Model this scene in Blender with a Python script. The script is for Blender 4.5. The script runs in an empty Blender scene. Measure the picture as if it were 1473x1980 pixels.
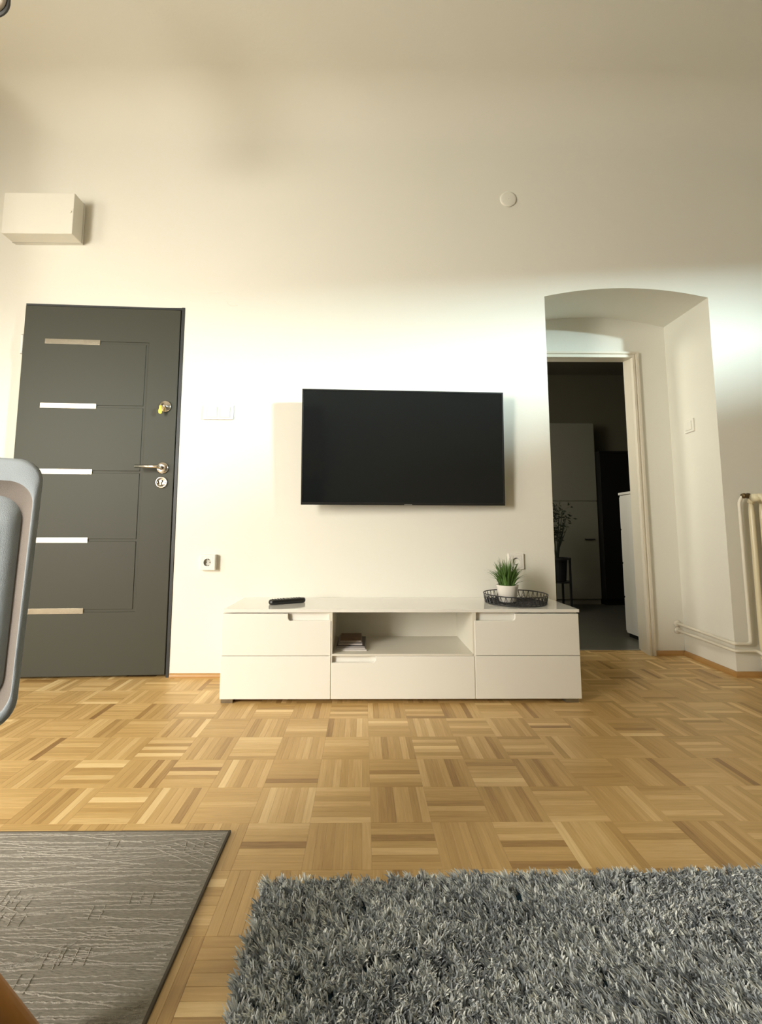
import bpy, bmesh, math, random
import numpy as np
from mathutils import Vector, Matrix

random.seed(7)
rng = np.random.default_rng(11)
sc = bpy.context.scene
COL = sc.collection

# ------------------------------------------------------------------ camera
F = Vector((0.009881, 0.99531, 0.096228))
R = Vector((0.999948, -0.010095, 0.001729))
U = Vector((-0.002692, -0.096206, 0.995358))
CAM = Vector((-0.0226, -1.2196, 0.7631))
cd = bpy.data.cameras.new('camera')
cam = bpy.data.objects.new('camera', cd)
COL.objects.link(cam)
cam.matrix_world = Matrix(((R.x, U.x, -F.x, CAM.x), (R.y, U.y, -F.y, CAM.y), (R.z, U.z, -F.z, CAM.z), (0, 0, 0, 1)))
cd.sensor_fit = 'VERTICAL'
cd.sensor_height = 36.0
cd.lens = 835.477 / 1980 * 36.0
cd.shift_x = 26.16 / 1980
cd.shift_y = -41.9 / 1980
cd.clip_start = 0.02
cd.clip_end = 60
sc.camera = cam

# ------------------------------------------------------------------ view, world, daylight
sc.view_settings.view_transform = 'Standard'
sc.view_settings.look = 'None'
sc.view_settings.gamma = 1.0
sc.view_settings.use_curve_mapping = False
sc.view_settings.exposure = 0.43
w = bpy.data.worlds.new('world')
sc.world = w
w.use_nodes = True
wb = w.node_tree.nodes['Background']
wb.inputs[0].default_value = (0.75, 0.87, 1.0, 1)
wb.inputs[1].default_value = 0.6


def area(name, loc, target, sx, sy, power, color, spread=180):
    ld = bpy.data.lights.new(name, 'AREA')
    ld.shape = 'RECTANGLE'
    ld.size, ld.size_y = sx, sy
    ld.energy = power
    ld.color = color
    ld.spread = math.radians(spread)
    o = bpy.data.objects.new(name, ld)
    COL.objects.link(o)
    o.location = loc
    o.rotation_euler = (Vector(target) - Vector(loc)).to_track_quat('-Z', 'Y').to_euler()
    return o


# daylight entering the two tall windows behind the viewer on the left (sun-warmed)
area('daylight_window_1', (-3.0, -2.13, 1.45), (1.3, 1.1, -0.4), .95, 2.2, 97, (1.0, 0.95, 0.85), 125)
area('daylight_window_3', (-5.3, -2.13, 1.45), (-2.3, .9, -0.3), 1.15, 2.2, 50, (1.0, 0.93, 0.76), 130)
# cool bright sky above the roofs, seen through the small high window on the right
area('sky_above_roofs', (6.6, -4.75, 3.26), (3.7, -1.7, 2.5), 3.8, 0.60, 2600, (0.74, 0.96, 1.0), 110)
# added fill lamp that brightens the dark hall; no source is seen there
area('hall_fill', (0.46, 2.0, 1.6), (1.93, 1.95, 0.7), 0.5, 1.0, 15.0, (1.0, 0.95, 0.8))


# ------------------------------------------------------------------ materials
def mat(name, color, rough=0.5, metal=0.0, bump=0.0, bscale=200.0, var=0.0, vscale=3.0, coat=0.0, spec=0.5,
        stretch=None):
    m = bpy.data.materials.new(name)
    m.use_nodes = True
    nt = m.node_tree
    b = nt.nodes['Principled BSDF']
    b.inputs['Base Color'].default_value = (*color, 1)
    b.inputs['Roughness'].default_value = rough
    b.inputs['Metallic'].default_value = metal
    b.inputs['Specular IOR Level'].default_value = spec
    b.inputs['Coat Weight'].default_value = coat
    b.inputs['Coat Roughness'].default_value = 0.08
    geo = nt.nodes.new('ShaderNodeNewGeometry')
    src = geo.outputs['Position']
    if stretch:
        mp = nt.nodes.new('ShaderNodeVectorMath')
        mp.operation = 'MULTIPLY'
        mp.inputs[1].default_value = stretch
        nt.links.new(src, mp.inputs[0])
        src = mp.outputs[0]
    n2 = nt.nodes.new('ShaderNodeTexNoise')
    n2.inputs['Scale'].default_value = vscale
    n2.inputs['Detail'].default_value = 4
    nt.links.new(src, n2.inputs['Vector'])
    mr = nt.nodes.new('ShaderNodeMapRange')
    mr.inputs['To Min'].default_value = 1 - max(var, 0.01)
    mr.inputs['To Max'].default_value = 1 + max(var, 0.01)
    nt.links.new(n2.outputs['Fac'], mr.inputs['Value'])
    mx = nt.nodes.new('ShaderNodeVectorMath')
    mx.operation = 'SCALE'
    mx.inputs[0].default_value = color
    nt.links.new(mr.outputs[0], mx.inputs['Scale'])
    nt.links.new(mx.outputs[0], b.inputs['Base Color'])
    if bump:
        n = nt.nodes.new('ShaderNodeTexNoise')
        n.inputs['Scale'].default_value = bscale
        n.inputs['Detail'].default_value = 3
        nt.links.new(src, n.inputs['Vector'])
        bp = nt.nodes.new('ShaderNodeBump')
        bp.inputs['Strength'].default_value = bump
        bp.inputs['Distance'].default_value = 0.002
        nt.links.new(n.outputs['Fac'], bp.inputs['Height'])
        nt.links.new(bp.outputs[0], b.inputs['Normal'])
    return m


def mat_attr(name, rough=0.6, bump=0.0, bscale=300.0, spec=0.3, sheen=0.0):
    """colour from the per-piece attribute 'col'"""
    m = bpy.data.materials.new(name)
    m.use_nodes = True
    nt = m.node_tree
    b = nt.nodes['Principled BSDF']
    b.inputs['Roughness'].default_value = rough
    b.inputs['Specular IOR Level'].default_value = spec
    b.inputs['Sheen Weight'].default_value = sheen
    a = nt.nodes.new('ShaderNodeAttribute')
    a.attribute_name = 'col'
    nt.links.new(a.outputs['Color'], b.inputs['Base Color'])
    if bump:
        n = nt.nodes.new('ShaderNodeTexNoise')
        n.inputs['Scale'].default_value = bscale
        bp = nt.nodes.new('ShaderNodeBump')
        bp.inputs['Strength'].default_value = bump
        bp.inputs['Distance'].default_value = 0.002
        nt.links.new(n.outputs['Fac'], bp.inputs['Height'])
        nt.links.new(bp.outputs[0], b.inputs['Normal'])
    return m


def mat_parquet():
    """attribute 'col' = (tone, grain direction 0/1, random offset)"""
    m = bpy.data.materials.new('oak_parquet')
    m.use_nodes = True
    nt = m.node_tree
    L = nt.links.new
    N = nt.nodes.new
    b = nt.nodes['Principled BSDF']
    a = N('ShaderNodeAttribute'); a.attribute_name = 'col'
    sep = N('ShaderNodeSeparateXYZ'); L(a.outputs['Vector'], sep.inputs[0])
    geo = N('ShaderNodeNewGeometry')
    sp = N('ShaderNodeSeparateXYZ'); L(geo.outputs['Position'], sp.inputs[0])
    c1 = N('ShaderNodeCombineXYZ'); L(sp.outputs[0], c1.inputs[0]); L(sp.outputs[1], c1.inputs[1])
    c2 = N('ShaderNodeCombineXYZ'); L(sp.outputs[1], c2.inputs[0]); L(sp.outputs[0], c2.inputs[1])
    mixv = N('ShaderNodeMix'); mixv.data_type = 'VECTOR'
    L(sep.outputs[1], mixv.inputs['Factor']); L(c1.outputs[0], mixv.inputs[4]); L(c2.outputs[0], mixv.inputs[5])
    off = N('ShaderNodeMath'); off.operation = 'MULTIPLY'; off.inputs[1].default_value = 37.0
    L(sep.outputs[2], off.inputs[0])
    oc = N('ShaderNodeCombineXYZ'); L(off.outputs[0], oc.inputs[0]); L(off.outputs[0], oc.inputs[1]); L(off.outputs[0], oc.inputs[2])
    add = N('ShaderNodeVectorMath'); add.operation = 'ADD'
    L(mixv.outputs[1], add.inputs[0]); L(oc.outputs[0], add.inputs[1])
    sc_ = N('ShaderNodeVectorMath'); sc_.operation = 'MULTIPLY'; sc_.inputs[1].default_value = (9, 150, 1)
    L(add.outputs[0], sc_.inputs[0])
    n = N('ShaderNodeTexNoise'); n.inputs['Scale'].default_value = 1.0; n.inputs['Detail'].default_value = 6
    n.inputs['Roughness'].default_value = 0.6; n.inputs['Distortion'].default_value = 0.6
    L(sc_.outputs[0], n.inputs['Vector'])
    nm = N('ShaderNodeMath'); nm.operation = 'MULTIPLY_ADD'; nm.inputs[1].default_value = 0.62; nm.inputs[2].default_value = -0.31
    L(n.outputs['Fac'], nm.inputs[0])
    t = N('ShaderNodeMath'); t.operation = 'ADD'; L(sep.outputs[0], t.inputs[0]); L(nm.outputs[0], t.inputs[1])
    ramp = N('ShaderNodeValToRGB')
    e = ramp.color_ramp.elements
    e[0].position = 0.0; e[0].color = (0.28, 0.150, 0.048, 1)
    e[1].position = 1.0; e[1].color = (0.84, 0.63, 0.32, 1)
    k = e.new(0.3); k.color = (0.48, 0.30, 0.108, 1)
    k = e.new(0.6); k.color = (0.62, 0.41, 0.168, 1)
    L(t.outputs[0], ramp.inputs[0])
    L(ramp.outputs[0], b.inputs['Base Color'])
    b.inputs['Roughness'].default_value = 0.36
    b.inputs['Specular IOR Level'].default_value = 0.45
    bp = N('ShaderNodeBump'); bp.inputs['Strength'].default_value = 0.12; bp.inputs['Distance'].default_value = 0.001
    L(n.outputs['Fac'], bp.inputs['Height']); L(bp.outputs[0], b.inputs['Normal'])
    return m


M = {}
M['wall'] = mat('white_plaster', (0.79, 0.77, 0.69), 0.75, bump=0.25, bscale=60, var=0.015, vscale=2)
M['ceiling'] = mat('ceiling_plaster', (0.74, 0.70, 0.61), 0.8, bump=0.25, bscale=60, var=0.02, vscale=2)
M['paint'] = mat('white_gloss_paint', (0.72, 0.66, 0.54), 0.35, bump=0.12, bscale=80, var=0.02, vscale=8)
M['parquet'] = mat_parquet()
M['underfloor'] = mat('dark_joint_filler', (0.22, 0.12, 0.045), 0.7)
M['skirting'] = mat('oak_skirting', (0.43, 0.235, 0.075), 0.45, var=0.12, vscale=14)
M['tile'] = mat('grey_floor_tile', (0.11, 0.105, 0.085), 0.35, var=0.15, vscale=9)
M['lac'] = mat('white_lacquer', (0.82, 0.80, 0.74), 0.3, var=0.01)
M['lac_gloss'] = mat('white_high_gloss', (0.82, 0.80, 0.75), 0.07, var=0.01, coat=0.6)
M['carc'] = mat('cabinet_carcass', (0.72, 0.69, 0.60), 0.45, var=0.01)
M['anth'] = mat('anthracite_door_paint', (0.056, 0.056, 0.043), 0.5, bump=0.08, bscale=500, var=0.03, spec=0.2)
M['anth_dark'] = mat('dark_steel_frame', (0.022, 0.024, 0.026), 0.45)
M['steel'] = mat('brushed_steel', (0.29, 0.26, 0.205), 0.20, metal=0.75, bump=0.1, bscale=300, stretch=(1, 1, 30))
M['chrome'] = mat('polished_nickel', (0.82, 0.78, 0.74), 0.14, metal=1.0)
M['brass'] = mat('brass', (0.75, 0.52, 0.16), 0.3, metal=0.9)
M['yellow'] = mat('yellow_plastic', (0.85, 0.60, 0.03), 0.4)
M['plastic'] = mat('white_plastic', (0.82, 0.79, 0.73), 0.28, var=0.01)
M['hole'] = mat('dark_socket_hole', (0.03, 0.03, 0.028), 0.7)
M['shade'] = mat('grey_socket_well', (0.55, 0.54, 0.49), 0.5)
M['screen'] = mat('black_screen_glass', (0.009, 0.011, 0.012), 0.10, var=0.02, spec=0.4)
M['black'] = mat('black_plastic', (0.012, 0.012, 0.012), 0.35)
M['badge'] = mat('grey_badge', (0.30, 0.30, 0.28), 0.3, metal=0.6)
M['blackmetal'] = mat('black_powder_coat', (0.018, 0.018, 0.02), 0.45)
M['grass'] = mat('green_grass_leaf', (0.085, 0.17, 0.035), 0.5, var=0.3, vscale=60)
M['soil'] = mat('dark_soil', (0.03, 0.02, 0.012), 0.9, bump=0.6, bscale=300)
M['pot'] = mat('white_ceramic', (0.80, 0.76, 0.70), 0.25, var=0.01)
M['rad'] = mat('cream_radiator_enamel', (0.74, 0.66, 0.46), 0.3, bump=0.1, bscale=90, var=0.03)
M['pipe'] = mat('white_pipe_enamel', (0.74, 0.69, 0.58), 0.35, bump=0.1, bscale=90)
M['bronze'] = mat('dark_bronze_valve', (0.12, 0.075, 0.03), 0.4, metal=0.6)
M['darkleaf'] = mat('dark_green_leaf', (0.02, 0.03, 0.015), 0.6)
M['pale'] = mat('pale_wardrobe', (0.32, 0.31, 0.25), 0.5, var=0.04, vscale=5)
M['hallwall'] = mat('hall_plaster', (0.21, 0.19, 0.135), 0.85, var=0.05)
M['fabric'] = mat('light_blue_grey_fabric', (0.44, 0.495, 0.54), 0.9, bump=0.5, bscale=900, var=0.05, vscale=30)
M['fabric_shaded'] = mat('shaded_grey_fabric', (0.24, 0.205, 0.18), 0.9, bump=0.5, bscale=900, var=0.05, vscale=30)  # darker taupe paints in the shade of the step between rim and cushion
M['beech'] = mat('honey_beech', (0.52, 0.24, 0.06), 0.4, var=0.15, vscale=6, stretch=(14, 14, 1))
M['rug_base'] = mat('grey_brown_weave', (0.255, 0.235, 0.20), 0.95, bump=1.0, bscale=420, var=0.5, vscale=330, stretch=(0.22, 1, 1))
M['rug_line'] = mat('raised_light_yarn', (0.41, 0.38, 0.33), 0.95, bump=1.0, bscale=700, var=0.45, vscale=420)
M['binding'] = mat('dark_rug_binding', (0.075, 0.062, 0.045), 0.9)
M['backing'] = mat('dark_blue_backing', (0.01, 0.035, 0.06), 0.9)
M['pile'] = mat_attr('shag_yarn', 0.55, spec=0.35, sheen=0.2)
M['brownwood'] = mat('dark_brown_wood', (0.22, 0.095, 0.025), 0.45, var=0.2, vscale=5, stretch=(10, 10, 1))
M['paper'] = mat('magazine_pages', (0.62, 0.58, 0.54), 0.7, bump=0.4, bscale=600, stretch=(0.1, 0.1, 4))
M['cover_navy'] = mat('dark_cover', (0.055, 0.05, 0.06), 0.3)
M['cover_brown'] = mat('brown_photo_cover', (0.16, 0.09, 0.05), 0.3, var=0.7, vscale=28)
M['cover_grey'] = mat('grey_cover', (0.32, 0.29, 0.29), 0.3, var=0.3, vscale=30)
M['glasspane'] = None
gp = bpy.data.materials.new('window_glass')
gp.use_nodes = True
_nt = gp.node_tree
_nt.nodes.remove(_nt.nodes['Principled BSDF'])
_mx = _nt.nodes.new('ShaderNodeMixShader')
_mx.inputs[0].default_value = 0.06
_t = _nt.nodes.new('ShaderNodeBsdfTransparent')
_g = _nt.nodes.new('ShaderNodeBsdfGlossy')
_g.inputs['Roughness'].default_value = 0.02
_nt.links.new(_t.outputs[0], _mx.inputs[1])
_nt.links.new(_g.outputs[0], _mx.inputs[2])
_nt.links.new(_mx.outputs[0], _nt.nodes['Material Output'].inputs[0])
M['glasspane'] = gp


# ------------------------------------------------------------------ mesh helpers
def link(name, me, m=None, parent=None, smooth=False):
    o = bpy.data.objects.new(name, me)
    COL.objects.link(o)
    if m is not None:
        me.materials.append(m)
    if parent is not None:
        o.parent = parent
        o.matrix_parent_inverse = Matrix.Identity(4)
    if smooth:
        for p in me.polygons:
            p.use_smooth = True
    return o


def obj(name, bm, m=None, parent=None, smooth=False, bevel=0.0, seg=2):
    bmesh.ops.recalc_face_normals(bm, faces=bm.faces)
    me = bpy.data.meshes.new(name)
    bm.to_mesh(me)
    bm.free()
    o = link(name, me, m, parent, smooth)
    if bevel:
        md = o.modifiers.new('bevel', 'BEVEL')
        md.width = bevel
        md.segments = seg
        md.limit_method = 'ANGLE'
        md.angle_limit = math.radians(40)
    return o


def tag(o, label=None, cat=None, group=None, kind=None):
    if label: o['label'] = label
    if cat: o['category'] = cat
    if group: o['group'] = group
    if kind: o['kind'] = kind
    return o


def thing(name, loc, label, cat, rz=0.0, group=None):
    o = bpy.data.objects.new(name, None)
    o.empty_display_size = 0.05
    COL.objects.link(o)
    o.location = loc
    o.rotation_euler = (0, 0, rz)
    return tag(o, label, cat, group)


def setting(name, loc=(0, 0, 0), rz=0.0, label=None):
    o = bpy.data.objects.new(name, None)
    o.empty_display_size = 0.05
    COL.objects.link(o)
    o.location = loc
    o.rotation_euler = (0, 0, rz)
    return tag(o, label, kind='structure')


def box(bm, x0, x1, y0, y1, z0, z1):
    v = [bm.verts.new(p) for p in ((x0, y0, z0), (x1, y0, z0), (x1, y1, z0), (x0, y1, z0),
                                   (x0, y0, z1), (x1, y0, z1), (x1, y1, z1), (x0, y1, z1))]
    for f in ((0, 1, 2, 3), (7, 6, 5, 4), (0, 4, 5, 1), (1, 5, 6, 2), (2, 6, 7, 3), (3, 7, 4, 0)):
        bm.faces.new([v[i] for i in f])
    return bm


def B(*a):
    bm = bmesh.new()
    return box(bm, *a)


def quad(bm, *pts):
    return bm.faces.new([bm.verts.new(p) for p in pts])


def prism_y(bm, pts, y0, y1):
    """polygon of (x,z) extruded in y"""
    a = [bm.verts.new((x, y0, z)) for x, z in pts]
    b = [bm.verts.new((x, y1, z)) for x, z in pts]
    bm.faces.new(a)
    bm.faces.new(b[::-1])
    n = len(pts)
    for i in range(n):
        bm.faces.new((a[i], b[i], b[(i + 1) % n], a[(i + 1) % n]))
    return bm


def tube(bm, pts, r, n=10, closed=False, cap=True):
    """tube along a polyline; r number or list"""
    pts = [Vector(p) for p in pts]
    rings = []
    N = len(pts)
    prev = None
    for i, p in enumerate(pts):
        if closed:
            d = pts[(i + 1) % N] - pts[i - 1]
        else:
            d = pts[min(i + 1, N - 1)] - pts[max(i - 1, 0)]
        d.normalize()
        if prev is None:
            a = Vector((0, 0, 1)) if abs(d.z) < 0.9 else Vector((1, 0, 0))
            u = d.cross(a).normalized()
        else:
            u = (prev - d * prev.dot(d)).normalized()
        prev = u
        v = d.cross(u)
        rr = r[i] if isinstance(r, (list, tuple)) else r
        rings.append([bm.verts.new(p + (u * math.cos(t) + v * math.sin(t)) * rr)
                      for t in (2 * math.pi * k / n for k in range(n))])
    m = N if closed else N - 1
    for i in range(m):
        a, b = rings[i], rings[(i + 1) % N]
        for k in range(n):
            bm.faces.new((a[k], a[(k + 1) % n], b[(k + 1) % n], b[k]))
    if cap and not closed:
        bm.faces.new(rings[0][::-1])
        bm.faces.new(rings[-1])
    return bm


def lathe(bm, prof, n=32, c=(0, 0, 0), axis='z'):
    """profile of (r, h) around an axis through c; r=0 closes"""
    rings = []
    for r, h in prof:
        ring = []
        if r < 1e-6:
            p = (0, 0, h)
            ring = [p]
        else:
            ring = [(r * math.cos(t), r * math.sin(t), h) for t in (2 * math.pi * k / n for k in range(n))]
        vs = []
        for p in ring:
            if axis == 'y':
                p = (p[0], p[2], p[1])
            elif axis == 'x':
                p = (p[2], p[0], p[1])
            vs.append(bm.verts.new((p[0] + c[0], p[1] + c[1], p[2] + c[2])))
        rings.append(vs)
    for a, b in zip(rings, rings[1:]):
        if len(a) == 1 and len(b) == 1:
            continue
        for k in range(n):
            k2 = (k + 1) % n
            if len(a) == 1:
                bm.faces.new((a[0], b[k2], b[k]))
            elif len(b) == 1:
                bm.faces.new((a[k], a[k2], b[0]))
            else:
                bm.faces.new((a[k], a[k2], b[k2], b[k]))
    return bm


def fillet(pts, r, n=6):
    """round the corners of a polyline"""
    pts = [Vector(p) for p in pts]
    out = [pts[0]]
    for i in range(1, len(pts) - 1):
        a, b, c = pts[i - 1], pts[i], pts[i + 1]
        d1 = (a - b).normalized()
        d2 = (c - b).normalized()
        rr = min(r, (a - b).length * 0.45, (c - b).length * 0.45)
        p0, p1 = b + d1 * rr, b + d2 * rr
        for k in range(n + 1):
            t = k / n
            out.append(p0 * (1 - t) ** 2 + b * 2 * t * (1 - t) + p1 * t * t)
    out.append(pts[-1])
    return out


YW = 1.150           # plane of the wall with the television
XL, XR, YB = -6.2, 3.7, -2.05
CEIL = 3.30
RC = 0.24
# alcove
AX0, AX1 = 1.022, 1.975
BX0, BX1, YA = 0.985, 2.003, 1.56
NARC = 24


def arc_z(t, spring, rise):
    return spring + rise * (1 - (2 * t - 1) ** 2)


# ------------------------------------------------------------------ the room shell
bm = bmesh.new()
# main face of the wall: cut round the entrance door and round the arched alcove
DX0, DX1, DZ = -1.925, -1.043, 2.037
def wq(x0, x1, z0, z1):
    quad(bm, (x0, YW, z0), (x1, YW, z0), (x1, YW, z1), (x0, YW, z1))
ZC = CEIL - RC
wq(XL, DX0, 0, ZC)
wq(DX0, DX1, DZ, ZC)
wq(DX1, AX0, 0, ZC)
wq(AX1, XR, 0, ZC)
for k in range(NARC):
    t0, t1 = k / NARC, (k + 1) / NARC
    x0, x1 = AX0 + (AX1 - AX0) * t0, AX0 + (AX1 - AX0) * t1
    z0, z1 = arc_z(t0, 2.122, 0.054), arc_z(t1, 2.122, 0.054)
    quad(bm, (x0, YW, z0), (x1, YW, z1), (x1, YW, ZC), (x0, YW, ZC))
    # soffit, splayed a little towards the back
    X0, X1 = BX0 + (BX1 - BX0) * t0, BX0 + (BX1 - BX0) * t1
    Z0, Z1 = arc_z(t0, 2.143, 0.066), arc_z(t1, 2.143, 0.066)
    quad(bm, (x0, YW, z0), (x1, YW, z1), (X1, YA, Z1), (X0, YA, Z0))
    # back of the alcove above the doorway
    quad(bm, (X0, YA, Z0), (X1, YA, Z1), (X1, YA, 1.945), (X0, YA, 1.945))
# alcove cheeks and back
quad(bm, (AX0, YW, 0), (AX0, YW, 2.122), (BX0, YA, 2.143), (BX0, YA, 0))
quad(bm, (AX1, YW, 0), (AX1, YW, 2.122), (BX1, YA, 2.143), (BX1, YA, 0))
HX0, HX1, HZ = 1.04, 1.80, 1.945
quad(bm, (BX0, YA, 0), (HX0, YA, 0), (HX0, YA, HZ), (BX0, YA, HZ))
quad(bm, (HX1, YA, 0), (BX1, YA, 0), (BX1, YA, HZ), (HX1, YA, HZ))
# recess behind the entrance door
for a, b in (((DX0, 0), (DX0, DZ)), ((DX1, 0), (DX1, DZ)), ((DX0, DZ), (DX1, DZ))):
    quad(bm, (a[0], YW, a[1]), (b[0], YW, b[1]), (b[0], YW + .2, b[1]), (a[0], YW + .2, a[1]))
quad(bm, (DX0, YW + .2, 0), (DX1, YW + .2, 0), (DX1, YW + .2, DZ), (DX0, YW + .2, DZ))
bmesh.ops.remove_doubles(bm, verts=bm.verts, dist=1e-5)
obj('wall_back', bm, M['wall'])
COL.objects['wall_back']['kind'] = 'structure'

# rounded cove where wall meets ceiling, and the ceiling
bm = bmesh.new()
n = 24
prof = [(YW, ZC)] + [(YW - RC * (1 - math.cos(a)), ZC + RC * math.sin(a)) for a in
                     (math.pi / 2 * k / n for k in range(1, n + 1))]
for (y0, z0), (y1, z1) in zip(prof, prof[1:]):
    quad(bm, (XL, y0, z0), (XR, y0, z0), (XR, y1, z1), (XL, y1, z1))
quad(bm, (XL, YW - RC, CEIL), (XR, YW - RC, CEIL), (XR, YB, CEIL), (XL, YB, CEIL))
bmesh.ops.remove_doubles(bm, verts=bm.verts, dist=1e-5)
o = obj('ceiling', bm, M['wall'], smooth=True)
tag(o, kind='structure')


def side_wall(name, X, y0, y1, wy0, wy1, wz0, wz1):
    """wall in a plane of constant X with one window opening"""
    bm = bmesh.new()
    s = 0.12 * (1 if X > 0 else -1)
    for a in ((y0, wy0, 0, CEIL), (wy1, y1, 0, CEIL), (wy0, wy1, 0, wz0), (wy0, wy1, wz1, CEIL)):
        box(bm, min(X, X + s), max(X, X + s), a[0], a[1], a[2], a[3])
    return tag(obj(name, bm, M['wall']), kind='structure')


side_wall('wall_right', XR, YB, YW, -1.98, -1.42, 2.28, 2.66)
tag(obj('wall_left', B(XL - .12, XL, YB, YW, 0, CEIL), M['wall']), kind='structure')
bm = bmesh.new()
for a in ((XL - .12, -5.9, 0, CEIL), (-4.7, -3.5, 0, CEIL), (-2.5, XR + .12, 0, CEIL), (-5.9, -4.7, 0, .3), (-5.9, -4.7, 2.6, CEIL), (-3.5, -2.5, 0, .3), (-3.5, -2.5, 2.6, CEIL)):
    box(bm, a[0], a[1], YB - .12, YB, a[2], a[3])
tag(obj('wall_front', bm, M['wall']), kind='structure')


def window(name, loc, rz, w2, h, mullions=1):
    """local x = along the wall, local -y = into the room"""
    r = setting(name, loc, rz)
    t = .05
    bm = bmesh.new()
    box(bm, -w2, -w2 + t, -.03, .03, 0, h); box(bm, w2 - t, w2, -.03, .03, 0, h)
    box(bm, -w2 + t, w2 - t, -.03, .03, 0, t); box(bm, -w2 + t, w2 - t, -.03, .03, h - t, h)
    xs = [-w2 + t]
    for k in range(mullions):
        x = -w2 + 2 * w2 * (k + 1) / (mullions + 1)
        box(bm, x - .03, x + .03, -.03, .03, t, h - t)
        xs += [x - .03, x + .03]
    xs.append(w2 - t)
    obj('window_frame', bm, M['paint'], r, bevel=.004)
    for a, b in zip(xs[::2], xs[1::2]):
        obj('pane', B(a, b, -.003, .003, t, h - t), M['glasspane'], r)
    obj('window_sill', B(-w2 - .03, w2 + .03, -.10, -.031, -.03, .0), M['paint'], r, bevel=.005)
    return r


window('window_1', (-3.0, YB - .05, 0.3), math.pi, .5, 2.3)
window('window_3', (-5.3, YB - .05, 0.3), math.pi, .6, 2.3)
# unseen pier added to shade the left end of the wall
tag(obj('shading_pier', B(-2.80, -2.34, .75, YW - .001, 0, CEIL), M['wall']), kind='structure')
window('window_2', (XR + .06, -1.70, 2.28), -math.pi / 2, .28, .38, 0)

# ------------------------------------------------------------------ parquet floor
S = 0.16
NF = 7
FW = S / NF


def strip_mesh(L_, W_, dirn, tone, off):
    """one oak finger, chamfered top; long axis x (dirn 0) or y (dirn 1), centred on the origin"""
    g, c, t = 0.00012, 0.00045, 0.0
    a, b = L_ / 2 - g, W_ / 2 - g
    if dirn:
        a, b = b, a
    v = [(-a, -b, t - .003), (a, -b, t - .003), (a, b, t - .003), (-a, b, t - .003),
         (-a, -b, t - c * .6), (a, -b, t - c * .6), (a, b, t - c * .6), (-a, b, t - c * .6),
         (-a + c, -b + c, t), (a - c, -b + c, t), (a - c, b - c, t), (-a + c, b - c, t)]
    f = [(8, 9, 10, 11)]
    for i in range(4):
        j = (i + 1) % 4
        f += [(i, j, 4 + j, 4 + i), (4 + i, 4 + j, 8 + j, 8 + i)]
    return v, f


def set_col(me, cols):
    ca = me.attributes.new('col', 'FLOAT_COLOR', 'POINT')
    ca.data.foreach_set('color', np.asarray(cols, dtype=np.float32).ravel())


floor = setting('floor')
tag(obj('subfloor', B(XL, XR, YB, 1.669, -.02, -.0032), M['underfloor'], floor), kind='structure')
cells = []
for i in range(-39, 24):
    for j in range(-14, 12):
        dirn = (i + j + 1) % 2           # 1: strips run away from the camera
        btone = random.gauss(0, 0.035)
        for k in range(NF):
            if dirn:
                cx, cy = (i + (k + .5) / NF) * S, (j + .5) * S
            else:
                cx, cy = (i + .5) * S, (j + (k + .5) / NF) * S
            hy = S / 2 if dirn else FW / 2
            if not (XL < cx < XR and YB < cy and cy - hy < 1.665):
                continue
            if cy - hy > YW and not (.98 < cx < 2.06):
                continue
            r = random.random()
            tone = min(1, max(0.02, random.gauss(0.5, 0.12) + btone + (0.3 if r > .93 else (-0.24 if r < .08 else 0))))
            if not dirn:
                tone = min(1, tone + .04)  # lighter tone stands in for the grain sheen on crosswise strips
            cells.append((cx, cy, dirn, tone, random.random()))


def px(p):
    d = Vector(p) - CAM
    z = d.dot(F)
    if z < .05:
        return None
    return 736.5 - 26.16 + 835.477 * d.dot(R) / z, 990 - 41.9 - 835.477 * d.dot(U) / z, z


def near_rank(c):
    q = px((c[0], c[1], 0))
    if q is None or not (-5 < q[0] < 1478 and q[1] < 1975):
        return 1e9
    if c[0] < -.365 and c[1] < -.04: return 1e9
    if c[0] > -.24 and c[1] < -.23: return 1e9
    if -.64 < c[0] < .95 and c[1] > .83: return 1e9
    if c[0] < -.9 and c[1] < .35 and q[0] < 60: return 1e9
    return q[2]


cells.sort(key=near_rank)
single, rest = cells[:300], cells[300:]
pool = {}
for cx, cy, dirn, tone, off in single:
    key = (dirn, round(tone * 12), int(off * 3))
    if key not in pool:
        v, f = strip_mesh(S, FW, dirn, 0, 0)
        me = bpy.data.meshes.new('parquet_strip')
        me.from_pydata(v, [], f)
        set_col(me, [(key[1] / 12, dirn, off, 1)] * len(v))
        me.materials.append(M['parquet'])
        pool[key] = me
    o = bpy.data.objects.new('parquet_strip', pool[key])
    o.location = (cx, cy, 0)
    COL.objects.link(o)
    o.parent = floor
V, Fc, Cc = [], [], []
for cx, cy, dirn, tone, off in rest:
    v, f = strip_mesh(S, FW, dirn, 0, 0)
    b0 = len(V)
    V += [(x + cx, y + cy, z) for x, y, z in v]
    Fc += [tuple(q + b0 for q in ff) for ff in f]
    Cc += [(tone, dirn, off, 1)] * len(v)
me = bpy.data.meshes.new('parquet_field')
me.from_pydata(V, [], Fc)
set_col(me, Cc)
o = link('parquet_field', me, M['parquet'], floor)
tag(o, kind='stuff')

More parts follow.
